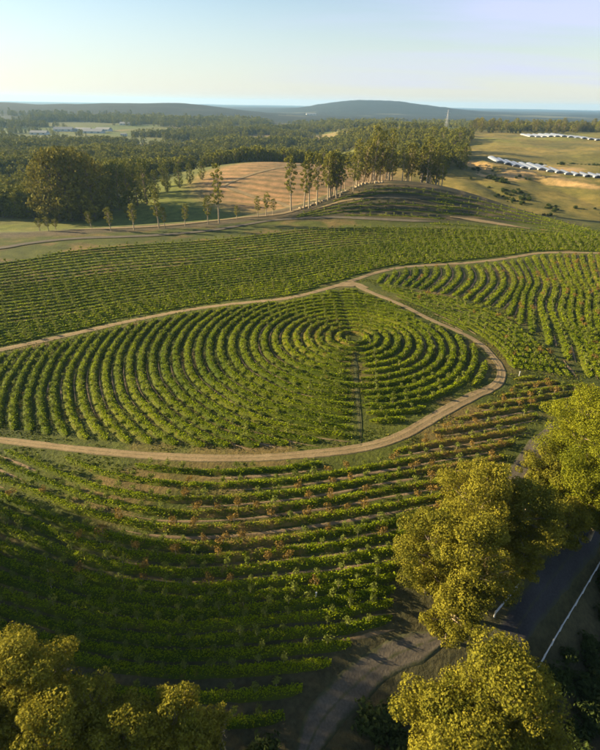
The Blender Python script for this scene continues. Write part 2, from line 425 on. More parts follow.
UP = from_px([(-60, 362), (0, 350), (60, 337), (120, 323), (180, 311), (240, 303), (290, 299), (330, 288), (352, 281), (380, 271), (410, 266), (470, 263), (510, 258), (540, 252), (600, 253), (660, 256)])
RING = from_px([(352, 284), (372, 293), (400, 304), (430, 320), (455, 330), (478, 341), (492, 355), (503, 371), (498, 386), (470, 398), (435, 416), (400, 438), (360, 449), (300, 455), (240, 459), (180, 458), (100, 452), (50, 446), (0, 440), (-60, 430)])
ribbon('dirt_track', smooth_line(UP), 2.3, M_DIRT, 'pale dirt track crossing the field above the ring planting')
ribbon('dirt_track', smooth_line(RING, 1.0, 3), 2.7, M_DIRT, 'pale dirt track looping round the right side and below the ring planting', lift=0.085, wf=[(0, 2.3), (.15, 1.7), (.3, 1.7), (.42, 2.5), (.6, 2.0), (1, 1.6)])
ribbon('dirt_track', smooth_line(from_px([(334, 287), (346, 285), (356, 284), (368, 288)])), 5.5, M_DIRT, 'wide patch of bare dirt where two tracks meet', lift=0.11)
LOW = from_px([(552, 425), (545, 437), (532, 455), (520, 474), (500, 500)])
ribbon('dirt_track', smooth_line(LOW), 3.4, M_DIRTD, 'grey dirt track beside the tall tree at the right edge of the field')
BOT = from_px([(462, 628), (430, 642), (400, 652), (374, 668), (350, 690), (325, 715), (308, 745), (296, 790)])
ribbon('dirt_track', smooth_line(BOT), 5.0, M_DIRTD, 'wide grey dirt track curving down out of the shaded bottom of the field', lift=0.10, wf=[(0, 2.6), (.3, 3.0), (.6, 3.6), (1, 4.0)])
ROAD = from_px([(640, 460), (608, 505), (584, 540), (562, 566), (540, 594), (520, 624), (500, 654), (476, 700), (455, 760)])
ROADL = smooth_line(ROAD)
ribbon('road', ROADL, 3.3, M_ASPH, 'dark asphalt road running through the shaded gully between the trees', lift=0.10)
def far_track(px, wdt, lab, mat=M_DIRT):
    ribbon('dirt_track', smooth_line(from_px(px), 2.0), wdt, mat, lab, lift=0.25)
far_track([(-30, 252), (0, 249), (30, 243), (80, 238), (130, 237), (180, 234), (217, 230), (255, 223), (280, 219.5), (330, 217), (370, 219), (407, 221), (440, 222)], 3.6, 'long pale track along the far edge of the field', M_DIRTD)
far_track([(70, 230), (130, 228), (180, 225), (237, 218), (280, 215), (305, 207), (322, 201)], 3.2, 'narrow upper track between the slender trees and the field edge')
far_track([(310, 211), (335, 203), (352, 199.5), (382, 197.5), (420, 200)], 2.2, 'thin pale track across the dark knoll')
far_track([(450, 217), (480, 221), (505, 225), (530, 229)], 4.5, 'short sandy track on the shoulder right of the dark knoll')
far_track([(222, 188), (230, 182), (260, 172), (300, 166), (340, 165)], 4.0, 'light farm track over the crest of the tilled hill')
far_track([(222, 186), (240, 192), (262, 200), (285, 203), (320, 202)], 4.0, 'light farm track crossing the face of the tilled hill')

# ------------------------------------------------------------------ planted rows
def near_tracks(p):
    bad = np.zeros(len(p), bool)
    for line, wd in TRACKS:
        L = line[::2]
        d = np.sqrt(((p[:, None, :] - L[None]) ** 2).sum(-1)).min(1)
        bad |= d < (wd + 1.3 if wd > 0.5 else 0.9)
    return bad
def inside(p, poly):
    x, y = p[:, 0], p[:, 1]; r = np.zeros(len(p), bool); j = len(poly) - 1
    for i in range(len(poly)):
        xi, yi = poly[i]; xj, yj = poly[j]
        c = ((yi > y) != (yj > y)) & (x < (xj - xi) * (y - yi) / (yj - yi + 1e-12) + xi)
        r ^= c; j = i
    return r
UPs = smooth_line(UP, 3); RGs = smooth_line(RING, 3, 3)
ring_poly = np.vstack([UPs[UPs[:, 0] < RGs[0, 0]], RGs])
left_far = UPs[0]
ring_poly = np.vstack([ring_poly])
# right block: above the loop, below the upper track
sel = UPs[UPs[:, 0] >= RGs[0, 0] - 1]
loop_top = RGs[: np.argmax(RGs[:, 0]) + 1]
rb_low = from_px([(508, 372), (530, 377), (560, 382), (600, 386), (680, 392)])
right_poly = np.vstack([sel, rb_low[::-1], loop_top[::-1]])
loop_low = RGs[np.argmax(RGs[:, 0]):]
low_poly = np.vstack([loop_low[::-1], rb_low, from_px([(600, 400), (575, 420), (553, 440), (540, 462), (500, 500), (440, 530), (405, 560), (395, 600), (400, 640), (372, 660), (330, 688), (290, 715), (240, 735), (150, 760), (-80, 760)])])
top_edge = from_px([(-40, 268), (0, 262), (60, 253), (120, 246), (200, 241.5), (260, 235), (300, 229), (350, 227), (420, 228), (450, 224), (470, 215), (500, 212), (540, 222), (580, 230), (640, 240)])
top_poly = np.vstack([top_edge, UPs[::-1]])

def resample_n(p, n):
    d = np.hypot(np.diff(p[:, 0]), np.diff(p[:, 1])); s = np.concatenate([[0], np.cumsum(d)])
    t = np.linspace(0, s[-1], n); return np.stack([np.interp(t, s, p[:, k]) for k in range(2)], 1)
def family(guides, counts):       # rows that pass smoothly from one guide line to the next
    gs = [resample_n(smooth_line(from_px(g), 1.0), 160) for g in guides]
    rows = []
    for a, b, n in zip(gs[:-1], gs[1:], counts):
        for k in range(n):
            t = k / n; rows.append(a * (1 - t) + b * t)
    rows.append(gs[-1]); return rows
def split_runs(p, ok, minlen):
    runs = []; st = None
    for i2, o in enumerate(list(ok) + [False]):
        if o and st is None: st = i2
        if not o and st is not None:
            if i2 - st >= minlen: runs.append(p[st:i2])
            st = None
    return runs
SOIL = []
ROW_LINES = []                    # (line, zone) kept for the young trees
def dryness(x, y, zone):
    d = 0.22 * fbm(x, y, 22, 91)
    if zone == 'lower':
        px, py, _ = project(np.column_stack([x, y, height(x, y)]))
        d = d + 0.30 * S(300, 460, px) * S(570, 490, py) + 0.22 * np.exp(-((px - 240) / 130) ** 2 - ((py - 520) / 40) ** 2)
    if zone == 'right': d = d + 0.16 * S(60, 110, x)
    if zone == 'ring': d = d + 0.25 * np.exp(-((x - 8) ** 2 + (y - 104) ** 2) / 200)
    return d
def make_row(line, zone, half, hgt, dens, label, group, leaf=0.30, name_of=''):
    n = len(line); nrm = normals(line); u = np.array([-1, -0.55, 0, 0.55, 1.0]); hh = np.array([-0.12, 0.62, 0.85, 0.62, -0.12])
    V = []
    cum = np.concatenate([[0], np.cumsum(np.hypot(*np.diff(line, axis=0).T))]); tap = np.sqrt(np.clip(np.minimum(cum, cum[-1] - cum) / 1.6, 0.0, 1.0)); tap = 0.15 + 0.85 * tap
    for j in range(5):
        wob = 1 + 0.22 * vn(line[:, 0], line[:, 1], 1.7, 5 + j)
        q = line + nrm * (half * u[j] * wob * tap)[:, None]
        z = height(q[:, 0], q[:, 1]) + hgt * 0.55 * hh[j] * tap * (1 + 0.5 * vn(q[:, 0], q[:, 1], 1.3, 15 + j))
        V.append(np.column_stack([q, z]))
    V = np.array(V)
    idx = np.arange(4)[:, None] * n + np.arange(n - 1)[None]
    A = np.stack([idx, idx + 1, idx + n + 1], -1).reshape(-1, 3); B = np.stack([idx, idx + n + 1, idx + n], -1).reshape(-1, 3)
    base = V.reshape(-1, 3); F0 = np.vstack([A, B])[:, ::-1]
    # leafy tufts
    L = np.hypot(*np.diff(line, axis=0).T).sum(); m = int(L * 2 * half * dens)
    t = rng.random(m) * (n - 1.001); i0 = t.astype(int); f = (t - i0)[:, None]
    c = line[i0] * (1 - f) + line[i0 + 1] * f
    off = np.clip(rng.normal(0, 0.42, m), -0.95, 0.95)
    tp_ = tap[i0]; c = c + nrm[i0] * (off * half * tp_)[:, None]
    clump = 0.65 + 0.35 * vn(c[:, 0], c[:, 1], 1.1, 33)
    keep = (rng.random(m) < 0.45 + 0.75 * clump)
    c = c[keep]; off = off[keep]; tp_ = tp_[keep]; clump = clump[keep] * (0.4 + 0.6 * tp_); m = len(c)
    z = height(c[:, 0], c[:, 1]) + hgt * (1 - off ** 2 * 0.6).clip(0.1, 1) * (0.45 + 0.55 * clump) * rng.uniform(0.5, 1.0, m)
    th = rng.random(m) * 6.283; sz = leaf * rng.uniform(0.6, 1.4, m)
    d1 = np.stack([np.cos(th), np.sin(th), rng.uniform(-0.35, 0.35, m)], 1) * sz[:, None]
    d2 = np.stack([-np.sin(th), np.cos(th), rng.uniform(-0.1, 0.8, m)], 1) * (sz * 0.7)[:, None]
    P = np.column_stack([c, z])
    T = np.stack([P - d1 * 0.5, P + d1 * 0.5, P + d2], 1)
    nb = len(base)
    F1 = (np.arange(m * 3).reshape(-1, 3) + nb)
    allV = np.vstack([base, T.reshape(-1, 3)])
    tint = np.concatenate([np.full(nb, 0.0), np.repeat(rng.uniform(0.05, 0.6, m), 3)])
    dry = dryness(allV[:, 0], allV[:, 1], zone) + np.concatenate([np.full(nb, 0.08), np.repeat(np.where(np.abs(off) > 0.8, 0.13, 0.0), 3)])
    me = mesh_np('planted_row', allV, np.vstack([F0, F1]), [M_ROW, M_MOUND], {'tint': tint, 'dry': dry})
    mi = np.zeros(len(F0) + len(F1), np.int32); mi[:len(F0)] = 1; me.polygons.foreach_set('material_index', mi)
    o = link('planted_row', me); tag(o, label, 'crop row', group)
    if project(np.array([[*line[-1], 0.0]]))[0][0] < project(np.array([[*line[0], 0.0]]))[0][0]: line = line[::-1]
    ROW_LINES.append((line, zone, half, name_of)); SOIL.append((line, zone, half)); return o
def seen(p, margin=60):
    px, py, dd = project(np.column_stack([p, height(p[:, 0], p[:, 1])]))
    return (dd > 0) & (px > -margin) & (px < 600 + margin) & (py < 750 + margin)
def lay(lines, poly, zone, half, hgt, dens, label, group, step, minlen=6, leaf=0.3):
    k = 0; num = 0
    for ln in lines:
        p = resample(ln, step)
        p = p + normals(p) * (0.20 * vn(p[:, 0], p[:, 1], 6, 44))[:, None]
        ok = inside(p, poly) & ~near_tracks(p) & seen(p)
        runs = split_runs(p, ok, minlen)
        if not runs: continue
        num += 1
        runs.sort(key=lambda q: q[:, 0].mean())
        for j, r in enumerate(runs):
            side = '' if len(runs) == 1 else ([', left piece', ', right piece'] if len(runs) == 2 else [', its left piece'] + [', middle piece ' + str(q) for q in range(1, len(runs) - 1)] + [', its right piece'])[j]
            if len(runs) > 3 and 0 < j < len(runs) - 1: side = ', its ' + nth(j + 1) + ' piece from left'
            elif len(runs) == 3 and j == 1: side = ', its middle piece'
            make_row(r, zone, half, hgt, dens, label.replace('NTH', nth(num)) + side, group, leaf, nth(num) if len(runs) == 1 else ('left part of ' if j == 0 else 'right part of ' if j == len(runs) - 1 else 'middle of ') + nth(num)); k += 1
    return k
RC = ground_at(352, 338)[0][:2]
def ring_line(r, a0=0, a1=2 * math.pi, n=260):
    a = np.linspace(a0, a1, n); k = min(1, max(0, (r - 15) / 35))
    rr = r * (1 + k * 0.08 * np.sin(a) - k * 0.02 * np.cos(a))
    return np.stack([RC[0] + rr * np.cos(a), RC[1] + rr * np.sin(a)], 1)
foot = from_px([(355, 352), (356, 375), (358, 400), (360, 425), (361, 446)])
TRACKS_FOOT = smooth_line(foot)
ribbon('footpath', TRACKS_FOOT, 0.8, M_WORN, 'narrow straight footpath cutting down through the rings from their centre', keep=True)
rr = 3.2; rings = []
while rr < 100:
    a0 = math.pi / 2 + 0.02
    rings.append(ring_line(rr, a0, a0 + 2 * math.pi, int(260 * max(1, rr / 35)))); rr += 2.4
n1 = lay(rings, ring_poly, 'ring', 0.84, 0.92, 44, 'curved green ring row, NTH outward from the grassy centre', 'rings of planted rows', 0.8, leaf=0.20)
# right block: chevron rows, then the fan that follows the loop
chev = family([[(384, 271), (385, 276), (376, 284)], [(435, 262), (438, 276), (418, 291)], [(474, 262), (487, 280), (463, 301)], [(501, 258), (519, 283), (497, 309)],
               [(523, 252), (540, 283), (528, 298), (532, 333)], [(549, 250), (555, 271), (567, 289), (558, 313), (576, 340), (590, 378)],
               [(572, 250), (578, 277), (590, 295), (584, 319), (605, 355), (622, 382)], [(604, 250), (609, 275), (624, 297), (618, 325), (642, 365), (655, 385)]], [5, 4, 3, 3, 3, 3, 4])
chev_bound = from_px([(376, 284), (405, 287), (440, 294), (470, 302), (498, 309), (520, 325), (545, 345), (575, 372), (590, 385), (720, 392), (720, 240), (540, 244), (384, 262)])
fan_bound = from_px([(372, 284), (376, 285), (405, 289), (440, 296), (470, 304), (497, 311), (518, 327), (543, 347), (572, 374), (588, 388), (508, 372), (480, 340), (420, 308)])
n2 = lay([c for c in chev], chev_bound, 'right', 0.95, 0.85, 24, 'wavy green row, NTH from the left in the block below the upper track', 'wavy rows in the right hand block', 0.9, leaf=0.25)
fan = family([[(362, 287), (400, 300), (430, 314), (462, 327), (492, 347), (508, 368)], [(380, 282), (440, 297), (490, 318), (525, 345), (542, 372)], [(390, 278), (455, 293), (505, 308), (550, 335), (590, 382)]], [5, 5])
n3 = lay(fan, fan_bound, 'right', 0.75, 0.6, 22, 'green fan row beside the loop, NTH outward from the loop track', 'rows fanning beside the loop', 0.8, leaf=0.23)
# lower field
low = family([
    [(-40, 330), (50, 352), (110, 385), (180, 410), (260, 415), (330, 405), (400, 392), (480, 384), (600, 372)],
    [(-40, 385), (50, 410), (110, 435), (180, 450), (260, 450), (330, 440), (400, 428), (480, 416), (600, 396)],
    [(-40, 432), (50, 470), (110, 493), (180, 502), (260, 497), (330, 488), (400, 475), (480, 462), (580, 445)],
    [(-40, 480), (50, 517), (110, 540), (180, 548), (260, 543), (340, 532), (420, 518), (500, 503), (580, 488)],
    [(-40, 530), (40, 562), (100, 582), (180, 588), (260, 584), (340, 574), (420, 560), (500, 545)],
    [(-40, 580), (60, 612), (150, 627), (240, 624), (330, 614), (420, 600), (500, 585)],
    [(-40, 635), (60, 658), (150, 672), (240, 674), (330, 664), (420, 648)],
    [(-40, 690), (60, 706), (150, 722), (240, 724), (300, 715), (380, 700)]], [4, 4, 3, 3, 3, 3, 2])
n4 = lay(low, low_poly, 'lower', 0.66, 0.72, 56, 'long green row, NTH down the lower field', 'long rows in the lower field', 0.7, leaf=0.19)
# upper field
top = family([
    [(-40, 268), (0, 262), (60, 253), (120, 246.5), (200, 242), (260, 236), (300, 230), (350, 228), (420, 228.5), (500, 231), (600, 236), (660, 240)],
    [(-40, 292), (60, 280), (120, 272), (200, 265), (260, 258), (300, 253), (350, 246), (420, 240), (500, 239), (600, 241), (660, 244)],
    [(-40, 330), (60, 317), (120, 305), (200, 292), (260, 284), (300, 279), (350, 268), (420, 255), (500, 248), (600, 247), (660, 250)],
    [(-40, 372), (60, 345), (120, 331), (200, 318), (260, 309), (300, 306), (350, 292), (420, 275), (500, 264), (600, 256), (660, 258)]], [9, 12, 12])
n5 = lay(top, top_poly, 'top', 0.72, 0.5, 10, 'level green row, NTH down from the far edge of the upper field', 'level rows in the upper field', 1.1, leaf=0.40)
shoulder = family([[(440, 196), (470, 199), (500, 206), (540, 216), (600, 233), (650, 245)], [(430, 224), (470, 226), (500, 229), (540, 231), (600, 236), (650, 246)]], [5])
n6 = lay(shoulder, from_px([(425, 200), (450, 193), (500, 203), (540, 213), (600, 231), (660, 244), (660, 256), (600, 245), (500, 231), (430, 226)]), 'shoulder', 1.1, 0.6, 5,
         'dark green row, NTH down the shaded shoulder right of the knoll', 'rows on the knoll shoulder', 1.3, leaf=0.45)
def soil_banks(zone, offset, wd, thr, label, mat):
    VV = []; FF = []; EE = []; b0 = 0
    for line, zn, half in SOIL:
        if zn != zone or len(line) < 8: continue
        nrm = normals(line); c = line + nrm * offset * (1 if nrm[len(line) // 2][1] < 0 else -1)
        amt = vn(c[:, 0], c[:, 1], 14, 201) + 0.5 * vn(c[:, 0], c[:, 1], 4, 202)
        for rn in split_runs(np.column_stack([c, amt, nrm]), amt > thr, 6):
            n_ = len(rn); tt = np.linspace(0, 1, n_); wv = wd * np.sqrt(np.sin(np.pi * tt).clip(0.02)) * (0.7 + 0.4 * vn(rn[:, 0], rn[:, 1], 3, 203))
            for uu, lf, ed in ((-1, -0.05, .6), (0, 0.10, 0.1), (1, -0.05, .6)):
                q = rn[:, :2] + rn[:, 3:5] * (wv * uu * .5)[:, None]; VV.append(np.column_stack([q, height(q[:, 0], q[:, 1]) + lf])); EE.append(np.full(n_, ed))
            for j in range(2):
                a = b0 + j * n_ + np.arange(n_ - 1); FF.append(np.stack([a, a + 1, a + n_ + 1, a + n_], 1))
            b0 += 3 * n_
    o = link('bare_soil', mesh_np('bare_soil', np.vstack(VV), np.vstack(FF)[:, ::-1], mat, {'edge': np.concatenate(EE)}, smooth=True)); tag(o, label, kind='structure')
M_SOILR = dirt_mat('row_soil', (0.13, 0.088, 0.045), (0.26, 0.185, 0.10), 0.8)
soil_banks('lower', 1.15, 0.9, -0.2, 'bare soil banks between the rows of the lower field', M_SOILR)
soil_banks('ring', 1.2, 0.6, 0.05, 'bare soil showing between the rings', M_SOILR)
soil_banks('right', 1.5, 1.1, -0.15, 'bare soil between the wavy rows', M_SOILR)
knoll = family([[(300, 212), (325, 204), (350, 196), (380, 188.5), (420, 189), (455, 197)], [(290, 223), (330, 219), (370, 220), (420, 223), (455, 224)]], [6])
n7 = lay(knoll, from_px([(296, 214), (330, 203), (352, 193), (380, 186), (430, 187), (458, 196), (458, 224), (407, 222), (330, 219), (290, 222)]), 'shoulder', 0.9, 0.6, 4,
         'thin dark green contour row, NTH down the face of the knoll', 'contour rows on the knoll', 1.4, leaf=0.4)
print('ROWS', n7, n1, n2, n3, n4, n5, n6)

# ------------------------------------------------------------------ trees
def leaf_cloud(centers, radii, counts, size, tri=False, squash=0.8, tint_sp=0.35, shell=0.45):
    Vs = []; Ts = []
    for c, r, n in zip(centers, radii, counts):
        d = rng.normal(size=(n, 3)); d /= np.linalg.norm(d, axis=1)[:, None]
        rad = r * (0.35 + 0.65 * rng.random(n) ** shell) * (1 + 0.18 * np.sin(d[:, 0] * 5 + c[0] * 3) * np.cos(d[:, 1] * 4 + c[1]))
        p = c + d * rad[:, None] * np.array([1, 1, squash])
        nn = d + 0.55 * rng.normal(size=(n, 3)); nn /= np.linalg.norm(nn, axis=1)[:, None]
        a = np.cross(nn, rng.normal(size=(n, 3))); a /= np.linalg.norm(a, axis=1)[:, None]; b = np.cross(nn, a)
        s = size * rng.uniform(0.6, 1.4, n)[:, None]
        if tri: q = np.stack([p - a * s * 0.5 - b * s * .35, p + a * s * 0.5 - b * s * .35, p + b * s * 0.65], 1)
        else: q = np.stack([p - a * s * 0.7, p - b * s * 0.32, p + a * s * 0.7, p + b * s * 0.32], 1)
        Vs.append(q.reshape(-1, 3)); Ts.append(np.repeat(np.clip(rng.uniform(0, tint_sp) + rng.uniform(-0.1, 0.35, n), 0, 1), q.shape[1]))
    V = np.vstack(Vs); k = 3 if tri else 4
    return V, np.arange(len(V)).reshape(-1, k), np.concatenate(Ts)
def tree_meshes(seed, H, crown_r, base_frac, n_cl, leaves, size, leafmat, barkmat, tri=False, trunk_r=None, bare=0, lumpy=False):
    """trunk with limbs, crown of many small leaf clumps, standing at the origin"""
    global rng
    old = rng; rng = np.random.default_rng(seed); rd = random.Random(seed)
    tb = MB(); tr = trunk_r or H * 0.022
    lean = (rd.uniform(-.06, .06) * H, rd.uniform(-.06, .06) * H)
    tp = [(lean[0] * t * t, lean[1] * t * t, H * 0.80 * t - 0.4 * (t == 0)) for t in np.linspace(0, 1, 6)]
    tb.tube(tp, [tr * (1.25 - t * 1.0) for t in np.linspace(0, 1, 6)], 6)
    zc = H * (base_frac + 1) / 2; rz = H * (1 - base_frac) / 2
    cs = []; rs = []
    for k in range(n_cl):
        zf = (k + 0.5) / n_cl * 2 - 1
        prof = math.sqrt(max(0.05, 1 - abs(zf) ** 2.2))
        an = k * 2.399 + rd.uniform(-.5, .5); rr_ = crown_r * prof * (rd.uniform(0.25, 1.0) if lumpy else rd.uniform(0.45, 0.95))
        c = np.array([lean[0] * .6 + rr_ * math.cos(an), lean[1] * .6 + rr_ * math.sin(an), zc + rz * zf * 0.92 + rd.uniform(-.4, .4)])
        cs.append(c); rs.append(crown_r * (rd.uniform(0.20, 0.40) if not lumpy else rd.uniform(0.13, 0.33)))
        if k % 2 == 0:
            t0 = min(0.95, max(0.25, (c[2] / (H * 0.8)) * 0.72)); b0 = np.array([lean[0] * t0 * t0, lean[1] * t0 * t0, H * 0.8 * t0])
            mid = (b0 + c) / 2 + np.array([rd.uniform(-.3, .3), rd.uniform(-.3, .3), -0.08 * np.linalg.norm(c - b0)])
            tb.tube([b0, mid, c], [tr * 0.42, tr * 0.26, tr * 0.08], 5)
    for k in range(bare):
        an = rd.uniform(0, 6.28); z0 = H * rd.uniform(.5, .8)
        e = (crown_r * 0.95 * math.cos(an), crown_r * 0.95 * math.sin(an), z0 + H * .18)
        tb.tube([(0, 0, z0), (e[0] * .5, e[1] * .5, z0 + H * .05), e], [tr * .3, tr * .18, tr * .05], 4)
    wsum = sum(r * r for r in rs); cnt = [max(6, int(leaves * r * r / wsum)) for r in rs]
    V, F, T = leaf_cloud(cs, rs, cnt, size, tri, squash=0.62 if lumpy else 0.8, shell=0.3 if lumpy else 0.45)
    rng = old
    return tb.build('trunk', barkmat, True), mesh_np('crown', V, F, leafmat, {'tint': T})
def put_tree(name, meshes, x, y, label, cat='tree', group=None, rz=0.0, sc=1.0, sz=1.0, sink=0.15):
    t = empty(name, (x, y, float(height(x, y)) - sink), rz, sc); t.scale = (sc, sc, sc * sz)
    tag(t, label, cat, group)
    link('trunk', meshes[0], t); link('crown', meshes[1], t)
    return t
# near gum trees: pixel of the crown centre, height of that centre above datum, crown radius
NEAR = [
 (486, 500, 6.0, 5.6, 0, 'broad golden gum tree at the upper left of the clump beside the shaded road'),
 (434, 548, 4.5, 4.8, 1, 'leftmost gum tree of the big clump, leaning over the lower rows'),
 (470, 560, 5.5, 5.2, 2, 'dense olive gum tree in the middle of the clump left of the road'),
 (524, 520, 4.0, 5.2, 3, 'pale yellowish gum tree on the road side of the big clump'),
 (455, 606, 1.0, 3.6, 1, 'lower dark green gum tree at the foot of the big clump'),
 (545, 478, 2.0, 4.0, 2, 'smaller gum tree between the big clump and the tall bright tree'),
 (588, 428, 8.0, 6.2, 4, 'tall bright green tree cut by the right edge above the shaded road'),
 (618, 470, 8.0, 6.5, 5, 'second bright green tree at the right edge behind the tall one'),
 (580, 490, 3.0, 4.6, 5, 'lower bright green tree under the tall tree at the right edge'),
 (500, 700, 6.0, 5.2, 3, 'golden gum tree with pale branches at the bottom right'),
 (450, 720, 4.0, 4.2, 1, 'olive gum tree at the bottom beside the curving dirt track'),
 (545, 745, 3.0, 3.4, 6, 'small thin gum tree at the bottom right nearest the white rail'),
 (478, 770, 4.0, 5.2, 0, 'gum tree cut by the bottom edge right of the dirt track'),
 (18, 690, 5.0, 4.6, 0, 'golden gum tree in the bottom left corner, tallest there'),
 (-30, 735, 4.0, 4.6, 2, 'gum tree cut by the left edge in the bottom corner'),
 (58, 742, 5.0, 3.6, 1, 'olive gum tree cut by the bottom edge near the left corner'),
 (92, 700, 5.0, 2.6, 6, 'slim gum tree with bare forked limbs right of the corner tree'),
 (128, 742, 4.0, 3.2, 2, 'gum tree cut by the bottom edge just right of the slim forked one'),
 (168, 724, 3.5, 2.8, 3, 'rounded olive gum tree fourth from the left along the bottom'),
 (566, 522, 1.5, 3.4, 0, 'small gum tree leaning over the road between the clump and right edge'),
 (622, 525, 2.0, 3.8, 2, 'gum tree at the right edge where the road comes out of the trees'),
 (520, 560, 0.5, 2.6, 3, 'small pale gum tree at the road side foot of the big clump'),
 (200, 745, 2.5, 2.4, 1, 'low gum tree on the bottom edge before the little golden one'),
 (222, 714, 1.5, 1.2, 6, 'little golden gum sapling with one bare branch at the bottom'),
]
def tcfg(k, R_, Hh, bf):
    mats = [M_EUC, M_EUC, M_EUC, M_EUC, M_EUC2, M_EUC2, M_EUC]
    dens = [1, 1, 1.05, .9, 1.15, 1.1, .55][k]
    nl = int(min(46000, 1800 * R_ * R_) * dens)
    return tree_meshes(100 + k * 7 + int(R_ * 10), Hh, R_, bf, int(40 + R_ * 9), nl, 0.165, mats[k], M_BARK, tri=True, bare=2 if k in (3, 6) else 0, trunk_r=0.07 + R_ * 0.035, lumpy=True)
for (px, py, zc, R_, k, lab) in NEAR:
    x, y = at_height(px, py, zc); g = float(height(x, y))
    Hh = (zc - g) + R_ * 1.0; bf = max(0.12, 1 - 2.15 * R_ / Hh)
    put_tree('gum_tree', tcfg(k, R_, Hh, bf), x, y, lab, rz=random.uniform(0, 6.28))
# gums that continue the belt to the left of the frame; they shade the foot of the field
for (x, y, Hh, R_) in [(-50, 36, 18, 5.5), (-54, 43, 18, 5.5), (-60, 50, 16, 5.5), (-58, 33, 18, 6), (-66, 44, 18, 6)]:
    put_tree('gum_tree', tree_meshes(int(300 - x), Hh, R_, 0.15, 40, 3600, 0.42, M_EUC, M_BARK), x, y, 'tall gum tree beyond the left edge of the picture, %s' % {-50: 'closest to it', -54: 'second outward', -60: 'farthest up the field', -58: 'nearest the camera', -66: 'outermost'}[int(x)], group='gum trees beyond the left edge')
# understorey shrubs on the gully floor
shrub_protos = []
for k in range(4):
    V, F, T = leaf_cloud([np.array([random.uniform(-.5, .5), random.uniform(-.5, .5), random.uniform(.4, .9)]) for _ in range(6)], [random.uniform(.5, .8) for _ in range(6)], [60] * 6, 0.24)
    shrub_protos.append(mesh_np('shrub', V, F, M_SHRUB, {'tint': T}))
def hidden_proto(name, mes):       # an object that only serves as an instance source
    return bpy.data.objects.new(name, mes)
def scatter(name, protos, P, rot, scl, label, sclz=None):
    """one object that places copies of small meshes on points (geometry nodes)"""
    obs = []
    for j, pr in enumerate(protos):
        sel_ = np.arange(len(P)) % len(protos) == j
        me = bpy.data.meshes.new(name); me.vertices.add(int(sel_.sum())); me.vertices.foreach_set('co', P[sel_].astype(np.float32).ravel())
        for an, av in (('rot', rot[sel_]), ('scl', scl[sel_])):
            a = me.attributes.new(an, 'FLOAT', 'POINT'); a.data.foreach_set('value', av.astype(np.float32))
        obs.append((me, pr))
    # join all variants through one node group per variant on ONE object is kept simple: variant id as attribute
    me = bpy.data.meshes.new(name); me.vertices.add(len(P)); me.vertices.foreach_set('co', P.astype(np.float32).ravel())
    vid = (np.arange(len(P)) % len(protos)).astype(np.float32)
    for an, av in (('rot', rot), ('scl', scl), ('vid', vid)):
        a = me.attributes.new(an, 'FLOAT', 'POINT'); a.data.foreach_set('value', av.astype(np.float32))
    for m_, _ in obs: bpy.data.meshes.remove(m_)
    o = link(name, me)
    g = bpy.data.node_groups.new(name, 'GeometryNodeTree')
    g.interface.new_socket('Geometry', in_out='INPUT', socket_type='NodeSocketGeometry'); g.interface.new_socket('Geometry', in_out='OUTPUT', socket_type='NodeSocketGeometry')
    gi = g.nodes.new('NodeGroupInput'); go = g.nodes.new('NodeGroupOutput'); jn = g.nodes.new('GeometryNodeJoinGeometry')
    def attr(nm):
        n = g.nodes.new('GeometryNodeInputNamedAttribute'); n.data_type = 'FLOAT'; n.inputs['Name'].default_value = nm; return n.outputs['Attribute']
    ar, as_, av = attr('rot'), attr('scl'), attr('vid')
    cx = g.nodes.new('ShaderNodeCombineXYZ'); g.links.new(ar, cx.inputs[2])
    for j, pr in enumerate(protos):
        inst = g.nodes.new('GeometryNodeInstanceOnPoints'); oi = g.nodes.new('GeometryNodeObjectInfo')
        oi.inputs['Object'].default_value = hidden_proto(name + '_source', pr); oi.inputs['As Instance'].default_value = True
        cp = g.nodes.new('FunctionNodeCompare'); cp.data_type = 'FLOAT'; cp.operation = 'EQUAL'; cp.inputs['Epsilon'].default_value = 0.1
        g.links.new(av, cp.inputs[0]); cp.inputs[1].default_value = float(j)
        g.links.new(gi.outputs[0], inst.inputs['Points']); g.links.new(cp.outputs[0], inst.inputs['Selection']); g.links.new(oi.outputs['Geometry'], inst.inputs['Instance'])
        g.links.new(cx.outputs[0], inst.inputs['Rotation']); g.links.new(as_, inst.inputs['Scale'])
        g.links.new(inst.outputs[0], jn.inputs[0])
    g.links.new(jn.outputs[0], go.inputs[0])
    md = o.modifiers.new('scatter', 'NODES'); md.node_group = g
    tag(o, label, kind='stuff'); return o
# shrubs
RAILP = smooth_line(from_px([(602, 560), (590, 580), (575, 606), (560, 630), (543, 660), (534, 676)]), 1.0)
P = []
while len(P) < 520:
    x = random.uniform(-45, 75); y = random.uniform(16, 80)
    s = ((x - 12) - (y - 35)) / 1.4142
    inb = (s > 6) or (y < 27 + 3 * math.sin(x * .2))
    if not inb: continue
    dr = min(np.hypot(*(L[:: 3] - (x, y)).T).min() - w_ for L, w_ in TRACKS[3:6])
    if dr < 1.2: continue
    if np.hypot(*(RAILP - (x, y)).T).min() < 1.7: continue
    P.append((x, y, float(height(x, y)) - 0.1))
P = np.array(P)
scatter('undergrowth', shrub_protos, P, rng.random(len(P)) * 6.28, rng.uniform(0.5, 1.9, len(P)), 'dark undergrowth covering the shaded gully floor beneath the gum trees')

